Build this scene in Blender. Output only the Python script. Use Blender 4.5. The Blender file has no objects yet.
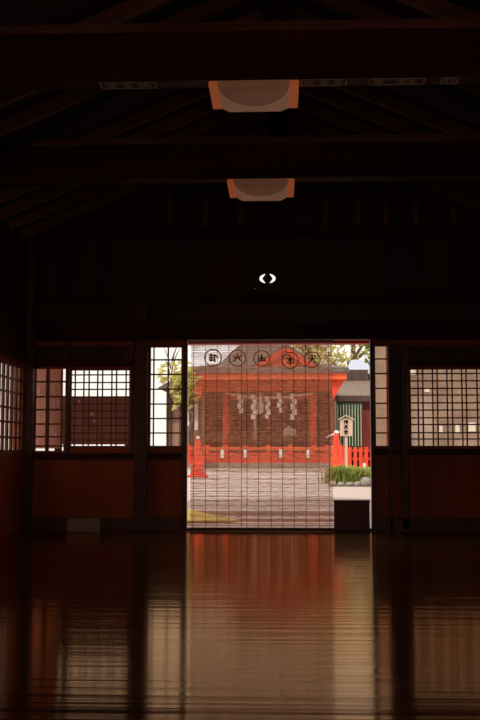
import bpy, bmesh, math, random
from mathutils import Vector, Matrix
R = random.Random(7)
sc = bpy.context.scene
COL = sc.collection

# ------------------------------------------------------------------ camera
F = 1000.0
CAM = Vector((0, 0, .78))
TILT = math.atan(90 / F)
YAW = math.atan(.04 * math.cos(TILT))
FWD = Vector((-math.sin(YAW) * math.cos(TILT), math.cos(YAW) * math.cos(TILT), math.sin(TILT)))
RIGHT = Vector((math.cos(YAW), math.sin(YAW), 0))
UP = RIGHT.cross(FWD)
cd = bpy.data.cameras.new('camera')
cd.sensor_fit = 'VERTICAL'; cd.sensor_height = 36; cd.lens = F / 720 * 36
cd.clip_start = .05; cd.clip_end = 400
cam = bpy.data.objects.new('camera', cd); COL.objects.link(cam)
cam.location = CAM; cam.rotation_euler = (math.pi / 2 + TILT, 0, YAW)
sc.camera = cam

def at(px, py, Y):
    "the point of the plane y = Y that the photograph shows at that pixel"
    d = FWD + RIGHT * ((px - 240) / F) + UP * ((360 - py) / F)
    return CAM + d * (Y / d.y)
def X(px, Y, py=440): return at(px, py, Y).x
def Z(py, Y, px=280): return at(px, py, Y).z

# ------------------------------------------------------------------ materials
MATS = {}
def _new(name):
    m = bpy.data.materials.new(name); m.use_nodes = True
    nt = m.node_tree; nt.nodes.clear()
    out = nt.nodes.new('ShaderNodeOutputMaterial')
    return m, nt, out
def noise_col(nt, c1, c2, scale, stretch=(1, 1, 1), detail=4, lo=.35, hi=.65):
    tc = nt.nodes.new('ShaderNodeTexCoord'); mp = nt.nodes.new('ShaderNodeMapping')
    mp.inputs['Scale'].default_value = stretch
    nt.links.new(tc.outputs['Object'], mp.inputs['Vector'])
    n = nt.nodes.new('ShaderNodeTexNoise'); n.inputs['Scale'].default_value = scale; n.inputs['Detail'].default_value = detail
    nt.links.new(mp.outputs['Vector'], n.inputs['Vector'])
    r = nt.nodes.new('ShaderNodeValToRGB')
    r.color_ramp.elements[0].color = (*c1, 1); r.color_ramp.elements[1].color = (*c2, 1)
    r.color_ramp.elements[0].position = lo; r.color_ramp.elements[1].position = hi
    nt.links.new(n.outputs['Fac'], r.inputs['Fac'])
    return r.outputs['Color'], n.outputs['Fac']
def mat(name, c1, c2=None, rough=.6, scale=6, stretch=(1, 1, 1), spec=.3, bump=0, emit=0, emit_col=None, lo=.35, hi=.65):
    if name in MATS: return MATS[name]
    m, nt, out = _new(name)
    b = nt.nodes.new('ShaderNodeBsdfPrincipled')
    b.inputs['Roughness'].default_value = rough
    b.inputs['Specular IOR Level'].default_value = spec
    c2 = c2 or tuple(v * .7 for v in c1)
    col, fac = noise_col(nt, c1, c2, scale, stretch, lo=lo, hi=hi)
    nt.links.new(col, b.inputs['Base Color'])
    if bump:
        bp = nt.nodes.new('ShaderNodeBump'); bp.inputs['Strength'].default_value = bump; bp.inputs['Distance'].default_value = .01
        nt.links.new(fac, bp.inputs['Height']); nt.links.new(bp.outputs['Normal'], b.inputs['Normal'])
    if emit:
        b.inputs['Emission Color'].default_value = (*(emit_col or c1), 1)
        b.inputs['Emission Strength'].default_value = emit
    nt.links.new(b.outputs[0], out.inputs[0])
    MATS[name] = m
    return m
def translucent(name, dif, trans, fac, scale=20, stretch=(1, 1, 1), dark=.6):
    m, nt, out = _new(name)
    d = nt.nodes.new('ShaderNodeBsdfDiffuse'); t = nt.nodes.new('ShaderNodeBsdfTranslucent'); mx = nt.nodes.new('ShaderNodeMixShader')
    c, _ = noise_col(nt, dif, tuple(v * dark for v in dif), scale, stretch); nt.links.new(c, d.inputs['Color'])
    c, _ = noise_col(nt, trans, tuple(v * dark for v in trans), scale, stretch); nt.links.new(c, t.inputs['Color'])
    mx.inputs[0].default_value = fac
    nt.links.new(d.outputs[0], mx.inputs[1]); nt.links.new(t.outputs[0], mx.inputs[2]); nt.links.new(mx.outputs[0], out.inputs[0])
    MATS[name] = m
    return m
def glass(name, tint, gloss=.06):
    m, nt, out = _new(name)
    t = nt.nodes.new('ShaderNodeBsdfTransparent'); g = nt.nodes.new('ShaderNodeBsdfGlossy'); mx = nt.nodes.new('ShaderNodeMixShader')
    c, _ = noise_col(nt, tint, tuple(v * .95 for v in tint), 9); nt.links.new(c, t.inputs['Color'])
    g.inputs['Roughness'].default_value = .05; mx.inputs[0].default_value = gloss
    nt.links.new(t.outputs[0], mx.inputs[1]); nt.links.new(g.outputs[0], mx.inputs[2]); nt.links.new(mx.outputs[0], out.inputs[0])
    MATS[name] = m
    return m

wood = mat('dark_stained_wood', (.12, .025, .009), (.07, .014, .005), .45, 5, (1, 1, .15), bump=.1)
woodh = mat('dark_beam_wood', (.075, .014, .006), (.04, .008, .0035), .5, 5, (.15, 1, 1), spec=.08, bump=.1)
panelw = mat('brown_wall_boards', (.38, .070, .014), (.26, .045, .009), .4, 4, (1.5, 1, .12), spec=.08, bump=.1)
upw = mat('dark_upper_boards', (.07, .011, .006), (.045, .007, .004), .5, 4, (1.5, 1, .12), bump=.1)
latw = mat('lattice_wood', (.26, .07, .03), (.16, .04, .018), .45, 30)
boxw = mat('box_wood', (.17, .020, .009), (.11, .013, .006), .45, 5, (.2, 1, 1))
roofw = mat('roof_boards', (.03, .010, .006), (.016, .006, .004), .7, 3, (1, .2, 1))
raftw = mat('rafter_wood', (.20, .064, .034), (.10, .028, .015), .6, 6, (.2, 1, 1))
lampwood = mat('lamp_wood_bounce_glow', (.55, .20, .08), (.45, .15, .06), .5, 9, (.3, 1, 1), emit=.17, emit_col=(1, .22, .07))  # wooden side rails; the emission stands in for bounced daylight
opal = mat('opal_bounce_glow', (.80, .55, .40), (.76, .51, .36), .45, 5, emit=.085, emit_col=(1, .46, .25))  # lamp is off; its glow imitates light from the doorway
opald = mat('opal_dim_bounce_glow', (.40, .24, .16), (.36, .21, .14), .45, 5, emit=.05, emit_col=(1, .40, .20))  # glow kept dimmer than the panel, leaving a painted door-lit crescent
slipp = mat('old_paper_slip', (.16, .09, .055), (.10, .055, .03), .8, 12)
inkpale = mat('pale_slip_ink', (.55, .42, .32), (.4, .3, .22), .8, 30)
ink = mat('black_ink', (.012, .009, .008), (.02, .014, .012), .7, 30)
crestink = translucent('brown_crest_ink', (.22, .09, .06), (.72, .46, .36), .8, 40)
slatm = translucent('bamboo_slat', (.50, .24, .17), (1.0, .68, .53), .90, 9, (2.2, 1, 16), .50)
cordm = mat('blind_cord', (.16, .06, .035), (.10, .04, .025), .8, 60)
railm = mat('blind_rail', (.55, .20, .15), (.42, .14, .10), .5, 10, (.2, 1, 1))
clear = glass('clear_pane', (1, .985, .96), .03)
dusty = glass('dusty_pane', (.97, .93, .88), .04)
pale = mat('pale_cardboard', (.42, .23, .14), (.34, .18, .11), .7, 8)
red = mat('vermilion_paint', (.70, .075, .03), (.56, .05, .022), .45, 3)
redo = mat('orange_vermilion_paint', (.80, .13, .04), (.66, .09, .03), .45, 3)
dred = mat('dark_red_boards', (.16, .018, .012), (.10, .012, .01), .5, 4, (3, 1, .3))  # plain dark red of the boards
brownin = mat('shrine_inner_boards', (.36, .16, .10), (.24, .10, .06), .6, 3, (3, 1, .3))
shingle = mat('grey_bark_shingles', (.17, .13, .105), (.10, .08, .065), .8, 8, (.5, 1, 4), bump=.3)
brownroof = mat('brown_tin_roof', (.20, .14, .10), (.15, .10, .075), .6, 4, (6, 1, 1))
blueroof = mat('pale_blue_metal_roof', (.42, .45, .56), (.36, .39, .50), .4, 4, (6, 1, 1))
white = mat('white_paper', (.88, .84, .78), (.78, .72, .66), .7, 10)
rope = mat('white_hemp_rope', (.72, .58, .46), (.5, .38, .28), .8, 40, (1, 1, 4), bump=.4)
signw = mat('unpainted_sign_wood', (.60, .44, .33), (.50, .36, .26), .6, 5, (3, 1, .4))
conem = mat('orange_cone_plastic', (.85, .07, .025), (.75, .055, .02), .4, 4)
gravel = mat('pale_gravel', (.60, .49, .44), (.40, .31, .275), .9, 40, bump=.4, lo=.3, hi=.7)
stone = mat('grey_stone', (.34, .29, .26), (.20, .17, .15), .85, 9, bump=.4)
paving = mat('paving_stone', (.86, .66, .58), (.70, .52, .45), .85, 6, bump=.3)
yellow = mat('yellow_paint', (.92, .66, .05), (.80, .54, .04), .6, 5)
greend = mat('dark_green_boards', (.03, .055, .028), (.018, .036, .02), .6, 5, (4, 1, .3))
greenl = mat('pale_green_slat_paint', (.42, .48, .34), (.32, .38, .26), .6, 5, (4, 1, .3))
beige = mat('beige_plaster', (.42, .31, .245), (.27, .19, .145), .9, 2.2, bump=.1)
darkdoor = mat('dark_timber_wall', (.10, .06, .045), (.06, .035, .028), .7, 4, (3, 1, .3))
annexw = mat('reddish_brown_wall', (.42, .25, .19), (.30, .17, .12), .7, 2, (3, 1, .3))
leafy = translucent('sunlit_yellow_green_leaf', (.58, .56, .20), (.90, .84, .34), .5, 3)
leafg = translucent('mid_green_leaf', (.13, .20, .05), (.25, .36, .07), .4, 5)
grassm = translucent('green_blade', (.34, .40, .11), (.50, .58, .14), .4, 5)
bark = mat('grey_bark', (.20, .15, .11), (.11, .08, .06), .9, 12, (1, 1, .2), bump=.5)
boardd = mat('darker_weathered_board', (.50, .27, .20), (.36, .18, .13), .7, 5, (3, 1, .3))
board = mat('weathered_board', (.88, .52, .42), (.72, .40, .32), .7, 5, (3, 1, .3))

def floor_mat():
    m, nt, out = _new('polished_floor_boards')
    b = nt.nodes.new('ShaderNodeBsdfPrincipled')
    tc = nt.nodes.new('ShaderNodeTexCoord')
    br = nt.nodes.new('ShaderNodeTexBrick')
    br.inputs['Scale'].default_value = 1
    br.inputs['Brick Width'].default_value = 2.1; br.inputs['Row Height'].default_value = .105
    br.inputs['Mortar Size'].default_value = .0028; br.inputs['Mortar Smooth'].default_value = .35
    br.inputs['Color1'].default_value = (.115, .042, .014, 1); br.inputs['Color2'].default_value = (.075, .027, .010, 1)
    br.inputs['Mortar'].default_value = (.004, .002, .001, 1)
    br.offset = .37
    nt.links.new(tc.outputs['Object'], br.inputs['Vector'])
    mp = nt.nodes.new('ShaderNodeMapping'); mp.inputs['Scale'].default_value = (.35, 9, 1)
    nt.links.new(tc.outputs['Object'], mp.inputs['Vector'])
    n = nt.nodes.new('ShaderNodeTexNoise'); n.inputs['Scale'].default_value = 5; n.inputs['Detail'].default_value = 5
    nt.links.new(mp.outputs['Vector'], n.inputs['Vector'])
    mx = nt.nodes.new('ShaderNodeMix'); mx.data_type = 'RGBA'; mx.blend_type = 'MULTIPLY'; mx.inputs['Factor'].default_value = .7
    rp = nt.nodes.new('ShaderNodeValToRGB'); rp.color_ramp.elements[0].position = .3; rp.color_ramp.elements[1].position = .7
    rp.color_ramp.elements[0].color = (.45, .42, .40, 1); rp.color_ramp.elements[1].color = (1, 1, 1, 1)
    nt.links.new(n.outputs['Fac'], rp.inputs['Fac'])
    nt.links.new(br.outputs['Color'], mx.inputs['A']); nt.links.new(rp.outputs['Color'], mx.inputs['B'])
    nt.links.new(mx.outputs['Result'], b.inputs['Base Color'])
    # gloss worn unevenly along the boards
    mr = nt.nodes.new('ShaderNodeMapRange'); mr.inputs['From Min'].default_value = .3; mr.inputs['From Max'].default_value = .7
    mr.inputs['To Min'].default_value = .06; mr.inputs['To Max'].default_value = .14
    nt.links.new(n.outputs['Fac'], mr.inputs['Value'])
    b.inputs['Specular IOR Level'].default_value = 0
    mp2 = nt.nodes.new('ShaderNodeMapping'); mp2.inputs['Scale'].default_value = (.22, 7.5, 1)
    nt.links.new(tc.outputs['Object'], mp2.inputs['Vector'])
    n2 = nt.nodes.new('ShaderNodeTexNoise'); n2.inputs['Scale'].default_value = 1.9; n2.inputs['Detail'].default_value = 3
    nt.links.new(mp2.outputs['Vector'], n2.inputs['Vector'])
    add = nt.nodes.new('ShaderNodeMath'); add.operation = 'MULTIPLY_ADD'
    nt.links.new(n2.outputs['Fac'], add.inputs[0]); add.inputs[1].default_value = 1.0
    inv = nt.nodes.new('ShaderNodeMath'); inv.operation = 'MULTIPLY'; inv.inputs[1].default_value = -.35
    nt.links.new(br.outputs['Fac'], inv.inputs[0]); nt.links.new(inv.outputs[0], add.inputs[2])
    bp = nt.nodes.new('ShaderNodeBump'); bp.inputs['Strength'].default_value = 1; bp.inputs['Distance'].default_value = .0015
    nt.links.new(add.outputs[0], bp.inputs['Height']); nt.links.new(bp.outputs['Normal'], b.inputs['Normal'])
    gl = nt.nodes.new('ShaderNodeBsdfGlossy'); gl.inputs['Color'].default_value = (.95, .58, .33, 1)
    nt.links.new(mr.outputs['Result'], gl.inputs['Roughness']); nt.links.new(bp.outputs['Normal'], gl.inputs['Normal'])
    fr = nt.nodes.new('ShaderNodeFresnel'); fr.inputs['IOR'].default_value = 1.36
    ms = nt.nodes.new('ShaderNodeMixShader'); nt.links.new(fr.outputs[0], ms.inputs[0])
    nt.links.new(b.outputs[0], ms.inputs[1]); nt.links.new(gl.outputs[0], ms.inputs[2])
    nt.links.new(ms.outputs[0], out.inputs[0])
    return m
floorm = floor_mat()

# ------------------------------------------------------------------ mesh helpers
class MB:
    def __init__(s): s.v = []; s.f = []; s.sm = False
    def box(s, x0, x1, y0, y1, z0, z1):
        if x0 > x1: x0, x1 = x1, x0
        if y0 > y1: y0, y1 = y1, y0
        if z0 > z1: z0, z1 = z1, z0
        n = len(s.v)
        s.v += [(x0, y0, z0), (x1, y0, z0), (x1, y1, z0), (x0, y1, z0), (x0, y0, z1), (x1, y0, z1), (x1, y1, z1), (x0, y1, z1)]
        s.f += [tuple(n + i for i in q) for q in ((0, 3, 2, 1), (4, 5, 6, 7), (0, 1, 5, 4), (1, 2, 6, 5), (2, 3, 7, 6), (3, 0, 4, 7))]
        return s
    def pbox(s, px0, px1, py0, py1, Y, depth):
        "box whose front, at y = Y, spans the given pixels"
        a = at((px0 + px1) / 2, py0, Y).z; b = at((px0 + px1) / 2, py1, Y).z
        pm = (py0 + py1) / 2
        return s.box(X(px0, Y, pm), X(px1, Y, pm), Y, Y + depth, b, a)
    def bar(s, p, q, w, t=None, up=(0, 0, 1)):
        p, q = Vector(p), Vector(q); t = t or w
        d = (q - p).normalized(); u = Vector(up)
        if abs(d.dot(u)) > .99: u = Vector((0, 1, 0))
        a = d.cross(u).normalized(); b = a.cross(d)
        n = len(s.v)
        for c in (p, q):
            for i, j in ((-1, -1), (1, -1), (1, 1), (-1, 1)):
                s.v.append(tuple(c + a * (i * w / 2) + b * (j * t / 2)))
        s.f += [tuple(n + i for i in k) for k in ((0, 1, 2, 3), (7, 6, 5, 4), (0, 4, 5, 1), (1, 5, 6, 2), (2, 6, 7, 3), (3, 7, 4, 0))]
        return s
    def tube(s, pts, rad, n=8):
        pts = [Vector(p) for p in pts]; s.sm = True
        rad = rad if isinstance(rad, (list, tuple)) else [rad] * len(pts)
        base = len(s.v)
        for i, p in enumerate(pts):
            d = (pts[min(i + 1, len(pts) - 1)] - pts[max(i - 1, 0)]).normalized()
            u = Vector((0, 1, 0)) if abs(d.y) < .9 else Vector((1, 0, 0))
            a = d.cross(u).normalized(); b = a.cross(d)
            for k in range(n):
                an = 2 * math.pi * k / n
                s.v.append(tuple(p + (a * math.cos(an) + b * math.sin(an)) * rad[i]))
        for i in range(len(pts) - 1):
            for k in range(n):
                s.f.append((base + i * n + k, base + i * n + (k + 1) % n, base + (i + 1) * n + (k + 1) % n, base + (i + 1) * n + k))
        s.f.append(tuple(base + k for k in range(n))[::-1]); e = base + (len(pts) - 1) * n
        s.f.append(tuple(e + k for k in range(n)))
        return s
    def lathe(s, prof, c, n=20):
        return s.tube([(c[0], c[1], c[2] + z) for r, z in prof], [max(r, .0005) for r, z in prof], n)
    def prism(s, pts, y0, y1):
        "outline in x-z, given depth"
        n = len(s.v); k = len(pts)
        s.v += [(x, y0, z) for x, z in pts] + [(x, y1, z) for x, z in pts]
        s.f.append(tuple(range(n, n + k))); s.f.append(tuple(range(n + 2 * k - 1, n + k - 1, -1)))
        for i in range(k): s.f.append((n + i, n + k + i, n + k + (i + 1) % k, n + (i + 1) % k))
        return s
    def ring(s, outer, inner, y0, y1):
        n = len(s.v); k = len(outer)
        for y in (y0, y1):
            s.v += [(x, y, z) for x, z in outer] + [(x, y, z) for x, z in inner]
        for i in range(k):
            j = (i + 1) % k
            s.f += [(n + i, n + j, n + k + j, n + k + i), (n + 2 * k + j, n + 2 * k + i, n + 3 * k + i, n + 3 * k + j),
                    (n + j, n + i, n + 2 * k + i, n + 2 * k + j), (n + k + i, n + k + j, n + 3 * k + j, n + 3 * k + i)]
        return s
    def poly(s, pts):
        n = len(s.v); s.v += [tuple(p) for p in pts]; s.f.append(tuple(range(n, n + len(pts)))); return s
    def build(s, name, m, parent=None, smooth=None, bevel=0):
        me = bpy.data.meshes.new(name)
        off = Vector(parent_loc(parent)) if parent else Vector((0, 0, 0))
        me.from_pydata([tuple(Vector(v) - off) for v in s.v], [], s.f); me.update()
        bm = bmesh.new(); bm.from_mesh(me); bmesh.ops.recalc_face_normals(bm, faces=bm.faces); bm.to_mesh(me); bm.free()
        me.materials.append(m)
        if s.sm if smooth is None else smooth:
            for p in me.polygons: p.use_smooth = True
        o = bpy.data.objects.new(name, me); COL.objects.link(o)
        if parent: o.parent = parent
        if bevel:
            b = o.modifiers.new('bevel', 'BEVEL'); b.width = bevel; b.segments = 2; b.limit_method = 'ANGLE'
        return o
def parent_loc(p):
    l = Vector((0, 0, 0))
    while p: l += p.location; p = p.parent
    return l
def tag(o, label, cat, group=None):
    o['label'] = label; o['category'] = cat
    if group: o['group'] = group
    return o
def thing(name, label, cat, loc, group=None):
    o = bpy.data.objects.new(name, None); COL.objects.link(o); o.location = loc; o.empty_display_size = .1
    return tag(o, label, cat, group)
def struct(o): o['kind'] = 'structure'; return o
def single(mb, name, m, label, cat, group=None, bevel=0):
    "a thing that is one mesh: origin moved to its base"
    lo = [min(v[i] for v in mb.v) for i in range(3)]; hi = [max(v[i] for v in mb.v) for i in range(3)]
    loc = Vector(((lo[0] + hi[0]) / 2, (lo[1] + hi[1]) / 2, lo[2]))
    mb.v = [tuple(Vector(v) - loc) for v in mb.v]
    o = mb.build(name, m, bevel=bevel); o.location = loc
    return tag(o, label, cat, group)
def dup(root, loc, label, rz=None):
    r = root.copy(); COL.objects.link(r); r.location = loc; r['label'] = label
    if rz is not None: r.rotation_euler.z = rz
    for ch in list(root.children):
        c = ch.copy(); COL.objects.link(c); c.parent = r
        for g in list(ch.children):
            d = g.copy(); COL.objects.link(d); d.parent = c
    return r
def strokes(mb, lines, cx, cz, size, y, w, depth=.004):
    "brush strokes of a character in the x-z plane, unit square centred on cx, cz"
    for ln in lines:
        for (a, b), (c, d) in zip(ln, ln[1:]):
            p = Vector((cx + (a - .5) * size, y, cz + (b - .5) * size)); q = Vector((cx + (c - .5) * size, y, cz + (d - .5) * size))
            e = (q - p).normalized() * w * .3
            mb.bar(p - e, q + e, depth, w, up=(0, 1, 0)) if False else mb.bar(p - e, q + e, w, depth, up=(0, 1, 0))
    return mb
def circ(cx, cz, r, n=36): return [(cx + r * math.cos(2 * math.pi * i / n), cz + r * math.sin(2 * math.pi * i / n)) for i in range(n)]

# ------------------------------------------------------------------ the room
W = 9.8                      # inner face of the end wall
XL, XR, YB = -2.5, 2.5, -1.4
def roofz(x): return 3.95 - .43 * abs(x)
fl = MB(); fl.box(XL, XR, YB, W + .16, -.12, 0); struct(fl.build('floor', floorm))

# end wall: solid parts around the openings
OP = [(34, 66, 367.5, 452), (69.5, 130, 369, 447), (149, 182.3, 346, 447), (187, 371, 340, 530), (374.5, 388.3, 345, 447), (410, 503, 368, 447)]
def op_rect(o):
    pm = (o[2] + o[3]) / 2
    return X(o[0], W, pm), X(o[1], W, pm), at((o[0] + o[1]) / 2, o[3], W).z, at((o[0] + o[1]) / 2, o[2], W).z
RC = [op_rect(o) for o in OP]
RC[3] = (RC[3][0], RC[3][1], 0, RC[3][3])
TH = .07
ztop = RC[3][3]
wl = MB()
xs = XL - .1
for (x0, x1, z0, z1) in RC:
    wl.box(xs, x0, W, W + TH, 0, ztop)
    if z0 > .05: wl.box(x0, x1, W, W + TH, 0, z0)
    if z1 < ztop - .001: wl.box(x0, x1, W, W + TH, z1, ztop)
    xs = x1
wl.box(xs, XR + .1, W, W + TH, 0, ztop)
struct(wl.build('wall_end', panelw)); wl = MB()
mc = at(267.5, 278.5, W); hw, hh = .13, .10
wl.box(XL - .1, mc.x - hw, W, W + TH, ztop, 2.6); wl.box(mc.x + hw, XR + .1, W, W + TH, ztop, 2.6)
wl.box(mc.x - hw, mc.x + hw, W, W + TH, ztop, mc.z - hh); wl.box(mc.x - hw, mc.x + hw, W, W + TH, mc.z + hh, 2.6)
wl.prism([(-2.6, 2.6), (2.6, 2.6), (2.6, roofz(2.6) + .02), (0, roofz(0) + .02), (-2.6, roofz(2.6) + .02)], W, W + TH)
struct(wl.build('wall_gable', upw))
# side walls, left with a window
wy = [W * 0 + 2500 / (280 - p) for p in (22.5,)][0]
zb6, zt6 = Z(452, W, 22) , Z(368, W, 22)
w6a, w6b = 7.3, wy
ll = MB()
ll.box(XL - .07, XL, YB, w6a, 0, 2.95); ll.box(XL - .07, XL, w6b, W, 0, 2.95)
ll.box(XL - .07, XL, w6a, w6b, 0, zb6); ll.box(XL - .07, XL, w6a, w6b, zt6, 2.95)
struct(ll.build('wall_left', panelw))
struct(MB().box(XL, XL + .006, YB, W - .09, zt6 + .04, 2.9).build('trim_40', upw))  # thin dark sheet laid over the upper wall to darken it
rr = MB()
ra, rb = .2, 3.4               # unseen open bay in the right wall, added to let in skylight
rr.box(XR, XR + .07, YB, ra, 0, 2.95); rr.box(XR, XR + .07, rb, W, 0, 2.95)
rr.box(XR, XR + .07, ra, rb, 0, .55); rr.box(XR, XR + .07, ra, rb, 1.75, 2.95)
struct(rr.build('wall_right', panelw))
bk = MB(); bd, bh = 1.95, 1.8      # unseen opening at the viewer's back, added for fill daylight
bk.box(XL - .1, -bd, YB - .07, YB, 0, 2.6).box(bd, XR + .1, YB - .07, YB, 0, 2.6).box(-bd, bd, YB - .07, YB, bh, 2.6)
bk.prism([(-2.6, 2.6), (2.6, 2.6), (2.6, roofz(2.6) + .02), (0, roofz(0) + .02), (-2.6, roofz(2.6) + .02)], YB - .07, YB)
struct(bk.build('wall_behind', panelw))
ce = MB()
for s in (-1, 1):
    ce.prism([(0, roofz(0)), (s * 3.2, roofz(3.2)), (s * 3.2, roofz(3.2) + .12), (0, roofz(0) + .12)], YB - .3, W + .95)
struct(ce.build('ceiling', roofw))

# trim on the end wall
tn = [0]
def trim(px0, px1, py0, py1, proud=.04, m=wood):
    tn[0] += 1
    mb = MB().pbox(px0, px1, py0, py1, W - proud, proud)
    return struct(mb.build('trim_%d' % tn[0], m, bevel=.004))
zsb = MB().box(XL, X(187, W), W - .05, W, 0, Z(518, W)); struct(zsb.build('baseboard_left', wood))
zsb = MB().box(X(371, W), XR, W - .05, W, 0, Z(518, W)); struct(zsb.build('baseboard_right', wood))
trim(20, 33.5, 150, 529.5, .09)              # corner post
trim(134, 147, 300, 529.5, .06)
trim(182.6, 187, 341, 529.5, .06); trim(371, 374.2, 341, 529.5, .06)
trim(389, 392.5, 343, 529.5, .05); trim(401.5, 408.5, 343, 529.5, .05)
trim(33.5, 510, 322, 339.5, .10, woodh)      # long lintel beam
trim(33.5, 510, 291, 303, .07, woodh)
trim(33.8, 133.8, 360.5, 366.5, .05, woodh); trim(33.8, 181, 453, 459, .035, woodh)
trim(408.6, 510, 360, 366, .05, woodh); trim(374.4, 510, 449, 455, .035, woodh)
trim(65.6, 68.6, 341, 452.5, .04); trim(392.5, 401, 430, 433, .03, woodh)
for p in (136, ): trim(130.5, 133.8, 341, 452, .03)
for p in (418, 433, 462, 477): trim(p, p + 1.2, 346, 359.6, .02, panelw)
for p in (126,): trim(p, p + 1.2, 346, 359.6, .02, panelw)
# gable studs and the collar they stand on
trim(35, 510, 226, 236, .08, woodh)
for p in (325, 357, 385, 415, 452, 240, 205, 170):
    trim(p - 2, p + 3, 150, 225.8, .05, raftw)
# threshold of the doorway
struct(MB().box(X(187, W), X(371, W), W + .02, W + .15, 0, .022).build('trim_%d' % (tn[0] + 1), wood)); tn[0] += 1

for a, b, c, d in ((35, 130, 345.5, 360), (408.8, 505, 345.5, 359.8), (392.7, 401.3, 345, 447)):
    tn[0] += 1; struct(MB().pbox(a, b, c, d, W - .006, .006).build('trim_%d' % tn[0], upw))  # thin dark sheets; the shade of the recesses is put into their colour
# windows
def window(n, px0, px1, py0, py1, vb, hb, bw, pane, extra=0):
    o = bpy.data.objects.new('window_%d' % n, None); COL.objects.link(o); struct(o)
    o.location = at((px0 + px1) / 2, py1, W + .02)
    fr = MB(); e = .012; Y = W + .012
    xa, xb, za, zb = op_rect((px0, px1, py0, py1))
    fr.box(xa, xa + e, Y, Y + .04, za, zb); fr.box(xb - e, xb, Y, Y + .04, za, zb)
    fr.box(xa + e, xb - e, Y, Y + .04, za, za + e); fr.box(xa + e, xb - e, Y, Y + .04, zb - e, zb)
    fr.build('window_frame', latw, o)
    la = MB(); pm = (py0 + py1) / 2; cx = (px0 + px1) / 2
    for p in vb:
        x = X(p, W + .02, pm); w_ = bw
        if isinstance(p, tuple): pass
        la.box(x - w_ / 2, x + w_ / 2, W + .018, W + .034, za + e, zb - e)
    for p in hb:
        z = at(cx, p, W + .02).z
        la.box(xa + e, xb - e, W + .02, W + .036, z - bw / 2, z + bw / 2)
    if la.v: la.build('lattice', latw, o)
    pa = MB().box(xa + e * .5, xb - e * .5, W + .044, W + .047, za + e * .5, zb - e * .5); pa.build('pane', pane, o)
    return o
window(1, *OP[2], (153.6, 168), (359.8, 374.4, 389.2, 404, 418.5, 433), .014, clear)
window(2, *OP[1], (74.8, 83.5, 88.7, 97.3, 102.2, 111.5, 116.2, 125.8), (374.8, 382.5, 389.3, 396.8, 403.7, 411, 418, 425.5, 433, 440), .013, clear)
window(3, *OP[0], (46.5, 48.5, 61.5), (381.7, 396.7, 409.7, 424, 436.7, 446), .017, dusty)
window(4, *OP[4], (), (358.9, 373.5, 388.3, 403.3, 418, 432.9), .014, dusty)
window(5, *OP[5], (418.3, 423.2, 433, 437.7, 447.5, 452.5, 462.3, 466.7, 477.5, 481.5, 492, 496), (373.5, 380.8, 388.3, 395, 402.8, 410, 417.8, 424.5, 432.7, 439), .013, dusty)
def side_window():
    o = bpy.data.objects.new('window_6', None); COL.objects.link(o); struct(o); o.location = (XL - .035, (w6a + w6b) / 2, zb6)
    e = .02; x0, x1 = XL - .05, XL - .015
    fr = MB().box(x0, x1, w6a, w6a + e, zb6, zt6).box(x0, x1, w6b - e, w6b, zb6, zt6).box(x0, x1, w6a + e, w6b - e, zb6, zb6 + e).box(x0, x1, w6a + e, w6b - e, zt6 - e, zt6)
    fr.build('window_frame', latw, o)
    la = MB(); y = 9.63
    while y > w6a + .05:
        la.box(x0 + .01, x0 + .03, y - .03, y + .03, zb6 + e, zt6 - e); y -= .145
    for p in (382, 395, 410, 423.5, 438):
        z = Z(p, W, 22); la.box(x0 + .012, x0 + .032, w6a + e, w6b - e, z - .009, z + .009)
    la.build('lattice', latw, o)
    MB().box(x0 + .002, x0 + .005, w6a + e / 2, w6b - e / 2, zb6 + e / 2, zt6 - e / 2).build('pane', clear, o)
side_window()

# carved opening above the door
o = thing('carved_transom_opening', 'small pointed carved opening in the dark wall high above the doorway', 'carved opening', (mc.x, W - .01, mc.z - hh))
alm = [];  N = 40
for i in range(N):
    a = 2 * math.pi * i / N; c, s_ = math.cos(a), math.sin(a)
    alm.append((mc.x + .080 * math.copysign(abs(c) ** 1.25, c), mc.z + .052 * math.copysign(abs(s_) ** .9, s_)))
outr = []
for (x, z) in alm:
    dx, dz = x - mc.x, z - mc.z; k = min(hw / max(abs(dx), 1e-6), hh / max(abs(dz), 1e-6)); outr.append((mc.x + dx * k, mc.z + dz * k))
MB().ring(outr, alm, W - .012, W + .02).build('opening_plate', upw, o)
MB().prism([(mc.x - .052, mc.z), (mc.x - .026, mc.z + .036), (mc.x + .026, mc.z + .036), (mc.x + .052, mc.z), (mc.x + .026, mc.z - .036), (mc.x - .026, mc.z - .036)], W - .01, W + .03).build('carved_boss', wood, o)
MB().box(mc.x - .022, mc.x + .022, W - .005, W + .025, mc.z - hh, mc.z + hh).build('mullion', wood, o)

# tie beams
ZB = 2.838
def beam(y0, y1, h, label):
    t = thing('tie_beam', label, 'beam', (0, (y0 + y1) / 2, ZB), 'tie beams across the hall')
    MB().box(-2.35, 2.35, y0, y1, ZB, ZB + h).build('beam_timber', woodh, t, bevel=.012)
    MB().box(-2.35, 2.35, y0 + .02, y1 - .02, ZB + h, ZB + h + .06).build('top_batten', raftw, t)
    for s in (-1, 1): MB().box(s * 2.30, s * 2.5, y0 - .02, y1 + .02, ZB - .16, ZB - .001).build('bracket', woodh, t, bevel=.01)
beam(5.40, 5.54, .28, 'dark tie beam nearest the viewer with paper slips pasted underneath')
beam(7.43, 7.58, .27, 'dark tie beam farther back, second from the viewer')
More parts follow.
